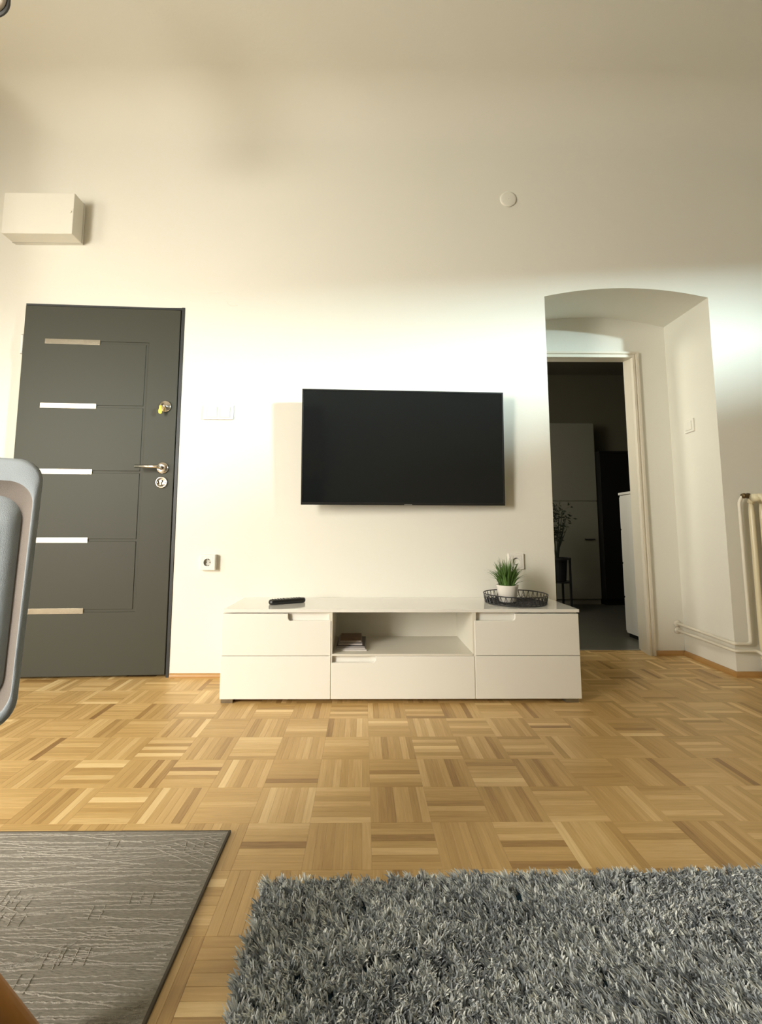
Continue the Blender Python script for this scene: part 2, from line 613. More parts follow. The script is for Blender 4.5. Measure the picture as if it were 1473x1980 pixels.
# skirting strips
def skirt(name, segs, h, d):
    """segs: list of (x0,y0,x1,y1, nx, ny) wall line and inward normal"""
    bm = bmesh.new()
    for x0, y0, x1, y1, nx, ny in segs:
        prof = [(0, 0), (d, 0), (d, h * .35), (d * .75, h * .75), (d * .35, h), (0, h)]
        a = [bm.verts.new((x0 + nx * q, y0 + ny * q, z)) for q, z in prof]
        b = [bm.verts.new((x1 + nx * q, y1 + ny * q, z)) for q, z in prof]
        bm.faces.new(a); bm.faces.new(b[::-1])
        for i in range(len(prof)):
            j = (i + 1) % len(prof)
            bm.faces.new((a[i], b[i], b[j], a[j]))
    return tag(obj(name, bm, M['skirting']), kind='structure')


skirt('baseboard_back', [(DX1 + .005, YW, AX0, YW, 0, -1)], .021, .013)
skirt('baseboard_alcove', [(1.807, YA, BX1, YA, 0, -1), (BX1, YA, AX1, YW, -1, 0)], .026, .02)
skirt('baseboard_right', [(AX1 - .02, YW, XR, YW, 0, -1)], .026, .02)
skirt('baseboard_left', [(XL, YW, DX0 - .02, YW, 0, -1)], .021, .013)

# ------------------------------------------------------------------ entrance door (dark, steel inlays)
door = setting('door_1')
dl = Vector((-1.912, 1.1046)); dr = Vector((-1.043, 1.150))
ang = math.atan2(dr.y - dl.y, dr.x - dl.x)
LW = (dr - dl).length
bm = bmesh.new()
box(bm, LW - .016, LW - .001, -.004, .10, 0, 2.036)
box(bm, 0, LW - .015, .052, .10, 2.0, 2.036)
box(bm, .0, LW - .015, .004, .06, 2.025, 2.036)
box(bm, .01, LW - .015, .085, .10, 0, 2.0)
fr = obj('door_frame', bm, M['anth_dark'], door)
fr.location = (dl.x, dl.y, 0); fr.rotation_euler = (0, 0, ang)
# leaf: a height field with fine grooves
strips = [(1.8175), (1.452), (1.087), (.7175), (.3465)]
LF = .848
ss = [0, .003, .116, .415, .4165, .418, .6640, .6660, .6790, .6810, LF - .003, LF]
zs = [.012, .015]
for zc in strips[::-1]:
    zs += [zc - .0155, zc - .008, zc - .006, zc + .006, zc + .008, zc + .0155]
zs += [2.020, 2.023]
bm = bmesh.new()
grid = []
for s in ss:
    colv = []
    for z in zs:
        y = 0
        if s in (0, LF) or z in (zs[0], zs[-1]):
            y = .003
        if any(abs(z - zc) <= .0061 for zc in strips) and .416 <= s <= .680:
            y = .0032
        if .665 <= s <= .680 and .340 <= z <= 1.824:
            y = .0032
        colv.append(bm.verts.new((s, y, z)))
    grid.append(colv)
for a, b in zip(grid, grid[1:]):
    for k in range(len(zs) - 1):
        bm.faces.new((a[k], b[k], b[k + 1], a[k + 1]))
box(bm, .0005, LF - .0005, .0036, .05, .0125, 2.0225)
leaf = obj('door_leaf', bm, M['anth'], door)
leaf.location = (dl.x, dl.y, 0); leaf.rotation_euler = (0, 0, ang)
for zc in strips:
    obj('steel_inlay', B(.118, .415, -.0022, .001, zc - .0145, zc + .0145), M['steel'], leaf, bevel=.0008)
# lever handle, escutcheons, lock
bm = bmesh.new()
lathe(bm, [(0, 0), (.032, 0), (.032, -.005), (.028, -.009), (.013, -.009), (0, -.009)], 32, (.788, 0, 1.112), 'y')
tube(bm, fillet([(.788, -.006, 1.112), (.788, -.048, 1.112), (.765, -.05, 1.112), (.66, -.046, 1.114)], .016), [.0095] * 16, 12)
obj('lever_handle', bm, M['chrome'], leaf, smooth=True)
bm = bmesh.new()
lathe(bm, [(0, 0), (.032, 0), (.032, -.004), (.028, -.009), (.025, -.006), (0, -.006)], 32, (.786, 0, 1.032), 'y')
es = obj('lower_escutcheon', bm, M['chrome'], leaf, smooth=True)
bm = bmesh.new()
lathe(bm, [(0, -.005), (.0075, -.005), (.0075, -.013), (0, -.013)], 16, (.784, 0, 1.037), 'y')
box(bm, .780, .788, -.013, -.005, 1.016, 1.034)
for xx in (.766, .804):
    lathe(bm, [(0, -.006), (.0035, -.006), (.0035, -.009), (0, -.009)], 12, (xx, 0, 1.032), 'y')
obj('key_cylinder', bm, M['steel'], leaf)
bm = bmesh.new()
lathe(bm, [(0, 0), (.033, 0), (.033, -.005), (.028, -.011), (.012, -.012), (.010, -.018), (0, -.018)], 32, (.787, 0, 1.458), 'y')
obj('upper_lock', bm, M['chrome'], leaf, smooth=True)
bm = bmesh.new()
for zz in (1.80, .30):
    tube(bm, [(-.006, .006, zz - .05), (-.006, .006, zz + .05)], .007, 12)
    tube(bm, [(-.006, .006, zz - .056), (-.006, .006, zz - .052)], .0085, 12)
    tube(bm, [(-.006, .006, zz + .052), (-.006, .006, zz + .056)], .0085, 12)
obj('hinge', bm, M['plastic'], leaf)
obj('strike_plate', B(LW - .0165, LW - .0145, .0, .03, 1.06, 1.14), M['badge'], fr)
# key left in the upper lock
kp = Vector((dl.x, dl.y, 0)) + Matrix.Rotation(ang, 3, 'Z') @ Vector((.772, -.030, 1.452))
key = thing('key', kp, 'yellow-headed key left in the upper lock of the dark door', 'key', ang)
tag(key, group=None)
bm = bmesh.new()
prism_y(bm, [(-.006, .004), (-.007, -.012), (-.011, -.026), (-.008, -.040), (.001, -.044), (.008, -.040), (.010, -.026), (.007, -.012), (.006, .004)], -.0015, .0015)
obj('key_head', bm, M['yellow'], key, bevel=.0007)
bm = bmesh.new()
tube(bm, [(0, 0, -.002), (.004, .008, .0), (.004, .012, 0)], .0025, 8)
obj('key_blade', bm, M['brass'], key)

# ------------------------------------------------------------------ painted door frame at the back of the alcove
d2 = setting('door_2')


def frame_sweep(name, prof, x0, x1, zt, parent, m):
    """prof (offset outwards from the opening, y); swept up the right side, over the top and down the left"""
    bm = bmesh.new()
    path = []
    for off, y in prof:
        path.append([(x1 + off, y, 0), (x1 + off, y, zt + off), (x0 - off, y, zt + off), (x0 - off, y, 0)])
    vs = [[bm.verts.new(p) for p in row] for row in path]
    for a, b in zip(vs, vs[1:]):
        for k in range(3):
            bm.faces.new((a[k], a[k + 1], b[k + 1], b[k]))
    return obj(name, bm, m, parent)


# architrave: stepped moulding
frame_sweep('architrave', [(.0, 1.558), (.0, 1.536), (.014, 1.536), (.016, 1.541), (.022, 1.541), (.025, 1.532), (.038, 1.532), (.042, 1.540), (.042, 1.562)],
            1.065, 1.764, 1.922, d2, M['paint'])
frame_sweep('door_lining', [(.0, 1.552), (.030, 1.69), (.06, 1.69), (.06, 1.57)], 1.065, 1.764, 1.922, d2, M['paint'])
obj('threshold', B(1.03, 1.80, 1.662, 1.684, -.004, .0030), M['badge'], d2)

# ------------------------------------------------------------------ hall behind the doorway
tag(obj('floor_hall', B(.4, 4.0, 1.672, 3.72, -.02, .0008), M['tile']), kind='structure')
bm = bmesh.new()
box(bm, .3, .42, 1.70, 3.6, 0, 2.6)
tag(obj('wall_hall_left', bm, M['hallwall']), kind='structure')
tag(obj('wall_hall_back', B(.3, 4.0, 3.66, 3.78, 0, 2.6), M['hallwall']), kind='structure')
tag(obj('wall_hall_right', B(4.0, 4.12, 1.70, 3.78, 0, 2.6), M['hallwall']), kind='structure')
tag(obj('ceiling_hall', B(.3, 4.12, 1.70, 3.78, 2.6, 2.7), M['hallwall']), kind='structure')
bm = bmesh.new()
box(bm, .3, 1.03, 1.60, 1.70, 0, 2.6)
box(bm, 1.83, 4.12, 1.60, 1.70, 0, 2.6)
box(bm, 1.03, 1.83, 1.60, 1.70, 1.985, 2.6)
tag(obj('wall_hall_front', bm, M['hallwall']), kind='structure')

# pale wardrobe
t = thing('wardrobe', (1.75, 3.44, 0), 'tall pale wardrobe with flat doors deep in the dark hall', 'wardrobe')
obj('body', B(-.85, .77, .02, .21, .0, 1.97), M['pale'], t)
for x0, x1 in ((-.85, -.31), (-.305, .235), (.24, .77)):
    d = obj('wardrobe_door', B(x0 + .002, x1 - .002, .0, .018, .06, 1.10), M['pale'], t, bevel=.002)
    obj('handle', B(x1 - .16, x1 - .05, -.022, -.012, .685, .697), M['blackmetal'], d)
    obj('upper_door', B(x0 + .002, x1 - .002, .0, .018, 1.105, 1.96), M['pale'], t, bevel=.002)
# black tall cupboard
t = thing('black_cupboard', (2.885, 3.36, 0), 'tall black cupboard in the dark hall behind the white dresser', 'cupboard')
obj('body', B(-.36, .36, .02, .29, .06, 1.62), M['black'], t)
obj('plinth', B(-.34, .34, .04, .28, 0, .06), M['black'], t)
obj('top_panel', B(-.362, .365, .0, .29, 1.62, 1.64), M['black'], t)
for x0, x1 in ((-.36, -.002), (.002, .36)):
    d = obj('door', B(x0, x1, .0, .018, .07, 1.615), M['black'], t, bevel=.002)
    obj('handle', B(x1 - .05 if x0 < -.1 else x0 + .04, x1 - .04 if x0 < -.1 else x0 + .05, -.02, -.002, .8, 1.0), M['blackmetal'], d)
# white dresser just inside the doorway
t = thing('dresser', (2.17, 1.95, 0), 'white chest-high dresser standing just inside the dark doorway', 'dresser')
obj('body', B(-.24, .24, -.17, .09, .03, 1.045), M['lac'], t)
obj('top_panel', B(-.25, .25, -.18, .095, 1.045, 1.063), M['lac'], t, bevel=.002)
for k in range(4):
    d = obj('drawer', B(-.235, .235, .091, .108, .04 + k * .25, .28 + k * .25), M['lac'], t, bevel=.002)
    obj('handle', B(-.06, .06, .108, .125, .17 + k * .25, .18 + k * .25), M['badge'], d)
obj('plinth', B(-.23, .23, -.16, .08, 0, .03), M['black'], t)
# plant stand with dark plant
t = thing('potted_plant', (1.86, 3.0, 0), 'dark bushy plant in a black pot on thin black legs in the hall', 'plant')
bm = bmesh.new()
lathe(bm, [(0, .30), (.075, .30), (.09, .50), (.083, .50), (.07, .46), (0, .46)], 24)
obj('pot', bm, M['blackmetal'], t, smooth=False)
for k in range(4):
    a = math.pi / 4 + k * math.pi / 2
    x, y = .118 * math.cos(a), .118 * math.sin(a)
    obj('leg', B(x - .008, x + .008, y - .008, y + .008, 0, .52), M['blackmetal'], t)
bm = bmesh.new()
lathe(bm, [(.108, .505), (.124, .505), (.124, .52), (.108, .52), (.108, .505)], 24)
obj('stand_shelf', lathe(bmesh.new(), [(.0, .285), (.12, .285), (.12, .298), (0, .298)], 24), M['blackmetal'], t)
obj('stand_ring', bm, M['blackmetal'], t)
bm = bmesh.new()
rp = random.Random(5)
for k in range(7):
    a = rp.uniform(0, 6.28)
    tip = Vector((.10 * math.cos(a), .10 * math.sin(a), rp.uniform(.78, 1.0)))
    tube(bm, [(0, 0, .46), (tip.x * .25, tip.y * .25, .62), tip], [.007, .005, .002], 6)
obj('stem', bm, M['darkleaf'], t)
bm = bmesh.new()
for k in range(260):
    a = rp.uniform(0, 6.28); rr = rp.uniform(.0, .16) ; z = rp.uniform(.68, 1.03)
    if z < .8: rr *= .5
    c = Vector((rr * math.cos(a), rr * math.sin(a), z))
    d = Vector((rp.uniform(-1, 1), rp.uniform(-1, 1), rp.uniform(-.4, 1))).normalized()
    s = d.cross(Vector((rp.uniform(-1, 1), rp.uniform(-1, 1), rp.uniform(-1, 1)))).normalized()
    l, w_ = rp.uniform(.035, .06), .008
    bm.faces.new([bm.verts.new(q) for q in (c, c + d * l * .5 + s * w_, c + d * l, c + d * l * .5 - s * w_)])
tag(obj('foliage', bm, M['darkleaf'], t), kind='stuff')

# ------------------------------------------------------------------ wall fittings
# painted box on the wall above the entrance door
t = thing('wall_box', (-1.84, YW, 2.412), 'white painted box mounted on the wall above the dark door', 'box')
obj('casing', B(-.196, .196, -.100, 0, 0, .243), M['wall'], t, bevel=.004)
obj('cover_seam', B(-.197, .197, -.022, -.018, -.001, .244), M['shade'], t)
bm = bmesh.new()
lathe(bm, [(0, -.1), (.009, -.1), (.008, -.103), (0, -.104)], 20, (.178, 0, .13), 'y')
obj('screw_cap', bm, M['wall'], t)

# round cover plate
t = thing('cover_plate', (.829, YW, 2.722), 'round white blanking plate high on the wall above the television', 'cover plate')
bm = bmesh.new()
lathe(bm, [(0, 0), (.047, 0), (.049, -.003), (.046, -.007), (.038, -.0085), (0, -.0095)], 40, axis='y')
obj('disc', bm, M['wall'], t, smooth=True)
bm = bmesh.new()
lathe(bm, [(0, -.009), (.004, -.009), (.003, -.0115), (0, -.0115)], 12, axis='y')
obj('screw', bm, M['wall'], t)

# filled patches in the plaster
bm = bmesh.new()
box(bm, -.914, -.834, YW - .0018, YW + .001, 2.128, 2.131)
tube(bm, [(-.808, YW, 2.078), (-.80, YW, 2.062), (-.785, YW, 2.052), (-.765, YW, 2.050), (-.745, YW, 2.056)], .0016, 6)
tag(obj('trim_1', bm, M['wall']), kind='structure')


def double_switch(loc):
    t = thing('light_switch', loc, 'white double rocker light switch beside the dark door', 'light switch')
    obj('frame', B(-.083, .083, -.0085, 0, -.041, .041), M['plastic'], t, bevel=.0012)
    for cx in (-.034, .038):
        obj('insert', B(cx - .0305, cx + .0305, -.0092, -.0078, -.0305, .0305), M['shade'], t)
        bm = bmesh.new()
        q = [(cx - .028, -.011, -.028), (cx + .028, -.011, -.028), (cx + .028, -.0145, .028), (cx - .028, -.0145, .028)]
        a = [bm.verts.new(v) for v in q]
        b = [bm.verts.new((v[0], -.0078, v[2])) for v in q]
        bm.faces.new(a); bm.faces.new(b[::-1])
        for i in range(4):
            bm.faces.new((a[i], b[i], b[(i + 1) % 4], a[(i + 1) % 4]))
        obj('rocker', bm, M['plastic'], t, bevel=.001)


double_switch((-.8315, YW, 1.426))


def socket(loc, label, depth, hw=.041):
    t = thing('power_socket', loc, label, 'power socket')
    bm = bmesh.new()
    # square faceplate with a round opening
    n_ = 32
    yf = -depth
    sq = []
    for k in range(n_):
        a = 2 * math.pi * k / n_
        c_, s_ = math.cos(a), math.sin(a)
        m_ = max(abs(c_), abs(s_))
        sq.append((hw * c_ / m_, hw * s_ / m_))
    ring0 = [bm.verts.new((x, 0, z)) for x, z in sq]
    ring1 = [bm.verts.new((x, yf + .002, z)) for x, z in sq]
    ring2 = [bm.verts.new((x * .96, yf, z * .96)) for x, z in sq]
    ring3 = [bm.verts.new((.0205 * math.cos(2 * math.pi * k / n_), yf, .0205 * math.sin(2 * math.pi * k / n_))) for k in range(n_)]
    for a, b in ((ring0, ring1), (ring1, ring2), (ring2, ring3)):
        for k in range(n_):
            bm.faces.new((a[k], a[(k + 1) % n_], b[(k + 1) % n_], b[k]))
    obj('faceplate', bm, M['plastic'], t)
    bm = bmesh.new()
    lathe(bm, [(.0205, yf), (.0195, yf + .014), (0, yf + .014)], 32, axis='y')
    w_ = obj('well', bm, M['shade'], t)
    for x, z, r_ in ((-.0095, 0, .0028), (.0095, 0, .0028)):
        bm = bmesh.new()
        lathe(bm, [(0, yf + .0132), (r_, yf + .0132), (r_, yf + .014)], 12, (x, 0, z), 'y')
        obj('pin_hole', bm, M['hole'], w_)
    for z in (.0175, -.0175):
        obj('earth_clip', B(-.003, .003, yf + .001, yf + .013, z - .0025, z + .0025), M['badge'], w_)
    bm = bmesh.new()
    h2 = hw * .72
    for a_ in ((-h2, h2, h2 - .0012, h2), (-h2, h2, -h2, -h2 + .0012)):
        box(bm, a_[0], a_[1], yf - .0004, yf + .0005, a_[2], a_[3])
    for a_ in ((-h2, -h2 + .0012), (h2 - .0012, h2)):
        box(bm, a_[0], a_[1], yf - .0004, yf + .0005, -h2 + .0012, h2 - .0012)
    obj('insert_edge', bm, M['shade'], t)
    return t


socket((-.853, YW, .6005), 'white surface-mounted wall socket low on the wall by the dark door', .03)
socket((.808, YW, .606), 'white wall socket half hidden behind the potted grass', .010, .042)

# single switch on the cheek of the alcove
t = thing('alcove_switch', (1.990, 1.372, 1.418), 'small white switch on the side of the arched alcove', 'light switch', math.atan2(1.56 - 1.15, BX1 - AX1) + math.pi)
obj('frame', B(-.041, .041, -.009, .0, -.041, .041), M['wall'], t, bevel=.002)
obj('rocker', B(-.027, .027, -.0135, -.009, -.027, .027), M['wall'], t, bevel=.0015)

# ------------------------------------------------------------------ radiator and pipes
t = thing('radiator', (2.085, 1.06, 0), 'cream cast-iron column radiator at the right end of the wall', 'radiator')
secm = []
PITCH = .058
for k in range(14):
    bm = bmesh.new()
    x = k * PITCH
    for yy in (-.045, .045):
        tube(bm, [(x, yy, .11), (x, yy, .17), (x, yy, .88), (x, yy, .93)], [.009, .0135, .0135, .009], 12)
    tube(bm, fillet([(x, -.046, .925), (x, -.03, .955), (x, .03, .955), (x, .046, .925)], .02), .017, 10)
    tube(bm, fillet([(x, -.046, .115), (x, -.03, .095), (x, .03, .095), (x, .046, .115)], .02), .017, 10)
    tube(bm, [(x - PITCH / 2, 0, .95), (x + PITCH / 2, 0, .95)], .021, 12)
    tube(bm, [(x - PITCH / 2, 0, .105), (x + PITCH / 2, 0, .105)], .021, 12)
    obj('section', bm, M['rad'], t, smooth=True)
for x in (0.0, 13 * PITCH):
    obj('foot', B(x - .012, x + .012, -.05, .05, 0, .09), M['rad'], t, bevel=.004)

XP = 1.958
p1 = fillet([(BX1 - .04, YA + .0, .192), (XP + .004, YA - .02, .192), (XP - .012, YW - .03, .177), (2.032, 1.115, .177), (2.024, 1.108, .93), (2.038, 1.10, .962), (2.052, 1.095, .962)], .022)
bm = bmesh.new()
tube(bm, p1, .0085, 12)
t = thing('heating_pipe', (0, 0, 0), 'upper white heating pipe bending up to the radiator valve', 'pipe')
obj('pipe_run', bm, M['pipe'], t, smooth=True)
bm = bmesh.new()
lathe(bm, [(.009, -.001), (.022, -.001), (.022, -.006), (.012, -.012), (.009, -.012)], 24, (BX1 - .04, YA, .192), 'y')
obj('wall_collar', bm, M['pipe'], t, smooth=True)
bm = bmesh.new()
lathe(bm, [(0, 0), (.013, 0), (.015, .01), (.011, .018), (.015, .026), (.015, .036), (0, .036)], 16, (2.030, 1.092, .962), 'x')
obj('valve', bm, M['bronze'], t, smooth=True)
bm = bmesh.new()
tube(bm, fillet([(BX1 - .04, YA, .150), (XP + .004, YA - .02, .150), (XP - .012, YW - .03, .140), (2.06, 1.11, .143), (2.075, 1.085, .12)], .022), .0085, 12)
t = thing('heating_pipe', (0, 0, 0), 'lower white heating pipe running round the alcove corner above the skirting', 'pipe')
obj('pipe_run', bm, M['pipe'], t, smooth=True)
bm = bmesh.new()
lathe(bm, [(.009, -.001), (.022, -.001), (.022, -.006), (.012, -.012), (.009, -.012)], 24, (BX1 - .04, YA, .150), 'y')
obj('wall_collar', bm, M['pipe'], t, smooth=True)

# ------------------------------------------------------------------ television
tv = thing('television', (.1953, 1.06, 1.2147), 'large black flat television mounted on the wall above the white cabinet', 'television')
tv.rotation_euler = (math.radians(-1.47) * -1, 0, math.radians(2.5))
TW, TH = 1.0896 / 2, .6181 / 2
bm = bmesh.new()
box(bm, -TW, TW, 0, .012, -TH, TH)
box(bm, -TW * .93, TW * .93, .012, .034, -TH * .95, TH * .6)
obj('casing', bm, M['black'], tv, bevel=.002)
bm = bmesh.new()
bz = .008
for a in ((-TW, TW, TH - bz, TH), (-TW, TW, -TH, -TH + .013)):
    box(bm, a[0], a[1], -.004, 0, a[2], a[3])
for a in ((-TW, -TW + bz), (TW - bz, TW)):
    box(bm, a[0], a[1], -.004, 0, -TH + .013, TH - bz)
obj('bezel', bm, M['black'], tv, bevel=.0008)
obj('screen', B(-TW + bz, TW - bz, -.0015, -.0002, -TH + .013, TH - bz), M['screen'], tv)
obj('badge', B(.0, .042, -.0052, -.0038, -TH + .0005, -TH + .0045), M['badge'], tv)
bm = bmesh.new()
box(bm, -.16, .16, .034, .05, -.10, .10)
box(bm, -.10, .10, .05, .066, -.09, .09)
obj('wall_bracket', bm, M['blackmetal'], tv)

# ------------------------------------------------------------------ low white cabinet
YC = .795
cab = thing('media_cabinet', (0, 0, 0), 'long low white lacquered television cabinet with open centre shelf', 'cabinet')
CX0, CX1 = -.662, .964
ZB, ZT = .019, .392
obj('top_panel', B(-.656, .968, YC - .002, YW - .002, .399, .413), M['lac_gloss'], cab, bevel=.0012)
bm = bmesh.new()
yb = YW - .014
box(bm, CX0, CX0 + .016, YC + .02, yb, ZB, .399)
box(bm, CX1 - .016, CX1, YC + .02, yb, ZB, .399)
box(bm, -.177, -.161, YC + .003, yb, ZB, .399)
box(bm, .478, .494, YC + .003, yb, ZB, .399)
box(bm, CX0 + .016, -.177, YC + .02, yb - .006, ZB, ZB + .014)
box(bm, -.161, .478, YC + .02, yb - .006, ZB, ZB + .014)
box(bm, .494, CX1 - .016, YC + .02, yb - .006, ZB, ZB + .014)
obj('carcass', bm, M['carc'], cab)
obj('back_panel', B(CX0 + .016, CX1 - .016, yb - .004, yb + .003, ZB + .014, .399), M['carc'], cab)
obj('shelf', B(-.161, .478, YC + .001, yb - .005, .2055, .2145), M['carc'], cab, bevel=.0008)
bm = bmesh.new()
box(bm, CX0 + .016, -.177, YC + .0205, YC + .032, .33, .399)
box(bm, .494, CX1 - .016, YC + .0205, YC + .032, .33, .399)
box(bm, -.161, .478, YC + .0205, YC + .032, .14, .2055)
obj('inner_rail', bm, M['lac'], cab)


def front(x0, x1, z0, z1, notch=None, side=None, dep=.031):
    """drawer front with an optional grip notch (length, side) cut from its top edge"""
    pts = [(x0, z0), (x1, z0)]
    if notch is None:
        pts += [(x1, z1), (x0, z1)]
    else:
        r_, n_ = .014, 6
        if side == 'R':
            xn = x1 - notch
            pts += [(x1, z1 - dep)]
            pts += [(xn + r_ - r_ * math.sin(a), z1 - dep + r_ - r_ * math.cos(a)) for a in (math.pi / 2 * k / n_ for k in range(n_ + 1))]
            pts += [(xn, z1), (x0, z1)]
        else:
            xn = x0 + notch
            pts += [(x1, z1), (xn, z1)]
            pts += [(xn - r_ + r_ * math.cos(a), z1 - dep + r_ - r_ * math.sin(a)) for a in (math.pi / 2 * k / n_ for k in range(n_ + 1))]
            pts += [(x0, z1 - dep)]
    bm = bmesh.new()
    prism_y(bm, pts, YC, YC + .0175)
    return bm


g = .0013
for args in ((CX0, -.168, .2075, ZT, .195, 'R'), (CX0, -.168, ZB, .205), (.487, CX1, .2075, ZT, .187, 'L'), (.487, CX1, ZB, .205)):
    obj('drawer_front', front(*args), M['lac'], cab, bevel=.0016)
o = obj('drawer_front', front(-.164, .4835, ZB, .2045, .200, 'L', .028), M['lac'], cab, bevel=.0016)
for x0, x1 in ((-.658, -.604), (.893, .952)):
    for y0 in (YC + .006, YW - .08):
        obj('foot', B(x0, x1, y0, y0 + .05, 0, ZB - .0005), M['steel'], cab, bevel=.001)

# remote control
t = thing('remote_control', (-.3945, .955, .4132), 'black television remote control lying on the white cabinet', 'remote control', math.atan2(.085, .165))
prof = []
bm = bmesh.new()
L2, W2 = .093, .0225
rings = []
for z, s in ((0.0, .62), (.002, .82), (.007, .97), (.012, 1.0), (.018, .96), (.022, .82), (.0235, .68)):
    ring = []
    for k in range(40):
        a = 2 * math.pi * k / 40
        c_, s_ = math.cos(a), math.sin(a)
        ex = .35
        x = (L2 - W2) * (1 if c_ > 0 else -1) * (0 if abs(c_) < 1e-6 else 1) + W2 * c_
        ring.append(bm.verts.new((x * (1 - (1 - s) * .25), W2 * s * s_, z)))
    rings.append(ring)
bm.faces.new(rings[0][::-1]); bm.faces.new(rings[-1])
for a, b in zip(rings, rings[1:]):
    for k in range(40):
        bm.faces.new((a[k], a[(k + 1) % 40], b[(k + 1) % 40], b[k]))
obj('body', bm, M['black'], t)
bm = bmesh.new()
for i in range(11):
    for j in range(3):
        x, y = -.072 + i * .0135, -.010 + j * .010
        if abs(x) < .012:
            continue
        lathe(bm, [(0, .0252), (.0032, .0252), (.0034, .0232)], 8, (x, y, 0))
tag(obj('buttons', bm, M['blackmetal'], t), kind='stuff')
bm = bmesh.new()
lathe(bm, [(.006, .0232), (.006, .0256), (.010, .0256), (.010, .0232)], 20, (0, 0, 0))
obj('ring_button', bm, M['badge'], t)

# magazines in the niche
stack = [(-.149, -.004, .845, 1.055, .006, 'paper', .00), (-.147, -.011, .850, 1.055, .005, 'cover_grey', .01), (-.144, -.010, .862, 1.060, .005, 'cover_navy', -.03),
         (-.140, -.026, .885, 1.065, .006, 'cover_grey', .02), (-.132, -.030, .92, 1.075, .006, 'cover_brown', .0)]
labels = ['magazine with pale page edges at the bottom of the stack', 'thin grey magazine second from the bottom of the stack',
          'dark-covered magazine in the middle of the stack', 'grey magazine just under the brown one in the stack',
          'small brown picture-covered booklet on top of the magazine stack']
z = .2147
for (x0, x1, y0, y1, h, mt, rz), lb in zip(stack, labels):
    cx, cy = (x0 + x1) / 2, (y0 + y1) / 2
    t = thing('magazine', (cx, cy, z), lb, 'magazine', rz, 'magazines stacked on the cabinet shelf')
    w2, d2_ = (x1 - x0) / 2, (y1 - y0) / 2
    obj('pages', B(-w2 + .001, w2 - .001, -d2_ + .001, d2_ - .001, .0006, h - .0006), M['paper'], t)
    bm = B(-w2, w2, -d2_, d2_, h - .0006, h)
    box(bm, -w2, w2, -d2_, d2_, 0, .0006)
    box(bm, -w2, -w2 + .001, -d2_, d2_, .0006, h - .0006)
    obj('cover', bm, M[mt], t)
    z += h + .0002

# wire tray
TX, TY, TR = .742, .985, .153
t = thing('wire_tray', (TX, TY, .4132), 'round black wire tray on the right end of the white cabinet', 'tray')


def circ(r, z, n=64):
    return [(r * math.cos(2 * math.pi * k / n), r * math.sin(2 * math.pi * k / n), z) for k in range(n)]


bm = bmesh.new(); tube(bm, circ(TR, .044), .0028, 8, closed=True)
obj('rim', bm, M['blackmetal'], t, smooth=True)
bm = bmesh.new(); tube(bm, circ(TR - .006, .0028), .0026, 8, closed=True)
obj('base_ring', bm, M['blackmetal'], t, smooth=True)
bm = bmesh.new()
nz = 36
rt = random.Random(3)
for k in range(nz):
    a0, a1, a2 = (2 * math.pi * (k + q) / nz for q in (0, .5, 1))
    b0, tp, b1 = ((TR - .006) * math.cos(a0), (TR - .006) * math.sin(a0), .003), (TR * math.cos(a1), TR * math.sin(a1), .044), ((TR - .006) * math.cos(a2), (TR - .006) * math.sin(a2), .003)
    mid = ((TR - .003) * math.cos(a1 + rt.uniform(-.03, .03)), (TR - .003) * math.sin(a1), .020)
    for p, q in ((b0, tp), (tp, b1), (b0, mid), (mid, b1), (mid, tp)):
        tube(bm, [p, q], .0011, 5, cap=False)
obj('side_wires', bm, M['blackmetal'], t)
bm = bmesh.new()
pts = {}
rr_ = [0.0, .035, .07, .105, TR - .006]
cnt = [1, 6, 12, 18, 24]
for i_, (r_, c_) in enumerate(zip(rr_, cnt)):
    pts[i_] = [(r_ * math.cos(2 * math.pi * (k + .5 * (i_ % 2)) / c_), r_ * math.sin(2 * math.pi * (k + .5 * (i_ % 2)) / c_), .003) for k in range(c_)]
for i_ in range(1, 5):
    for k, p in enumerate(pts[i_]):
        q = pts[i_][(k + 1) % cnt[i_]]
        tube(bm, [p, q], .0012, 5, cap=False)
        near = sorted(pts[i_ - 1], key=lambda s_: (s_[0] - p[0]) ** 2 + (s_[1] - p[1]) ** 2)[:2]
        for s_ in near:
            tube(bm, [p, s_], .0012, 5, cap=False)
obj('base_wires', bm, M['blackmetal'], t)
bm = bmesh.new()
lathe(bm, [(0, .0008), (TR - .008, .0008), (TR - .008, .0022), (0, .0022)], 48)
obj('base_plate', bm, M['blackmetal'], t)

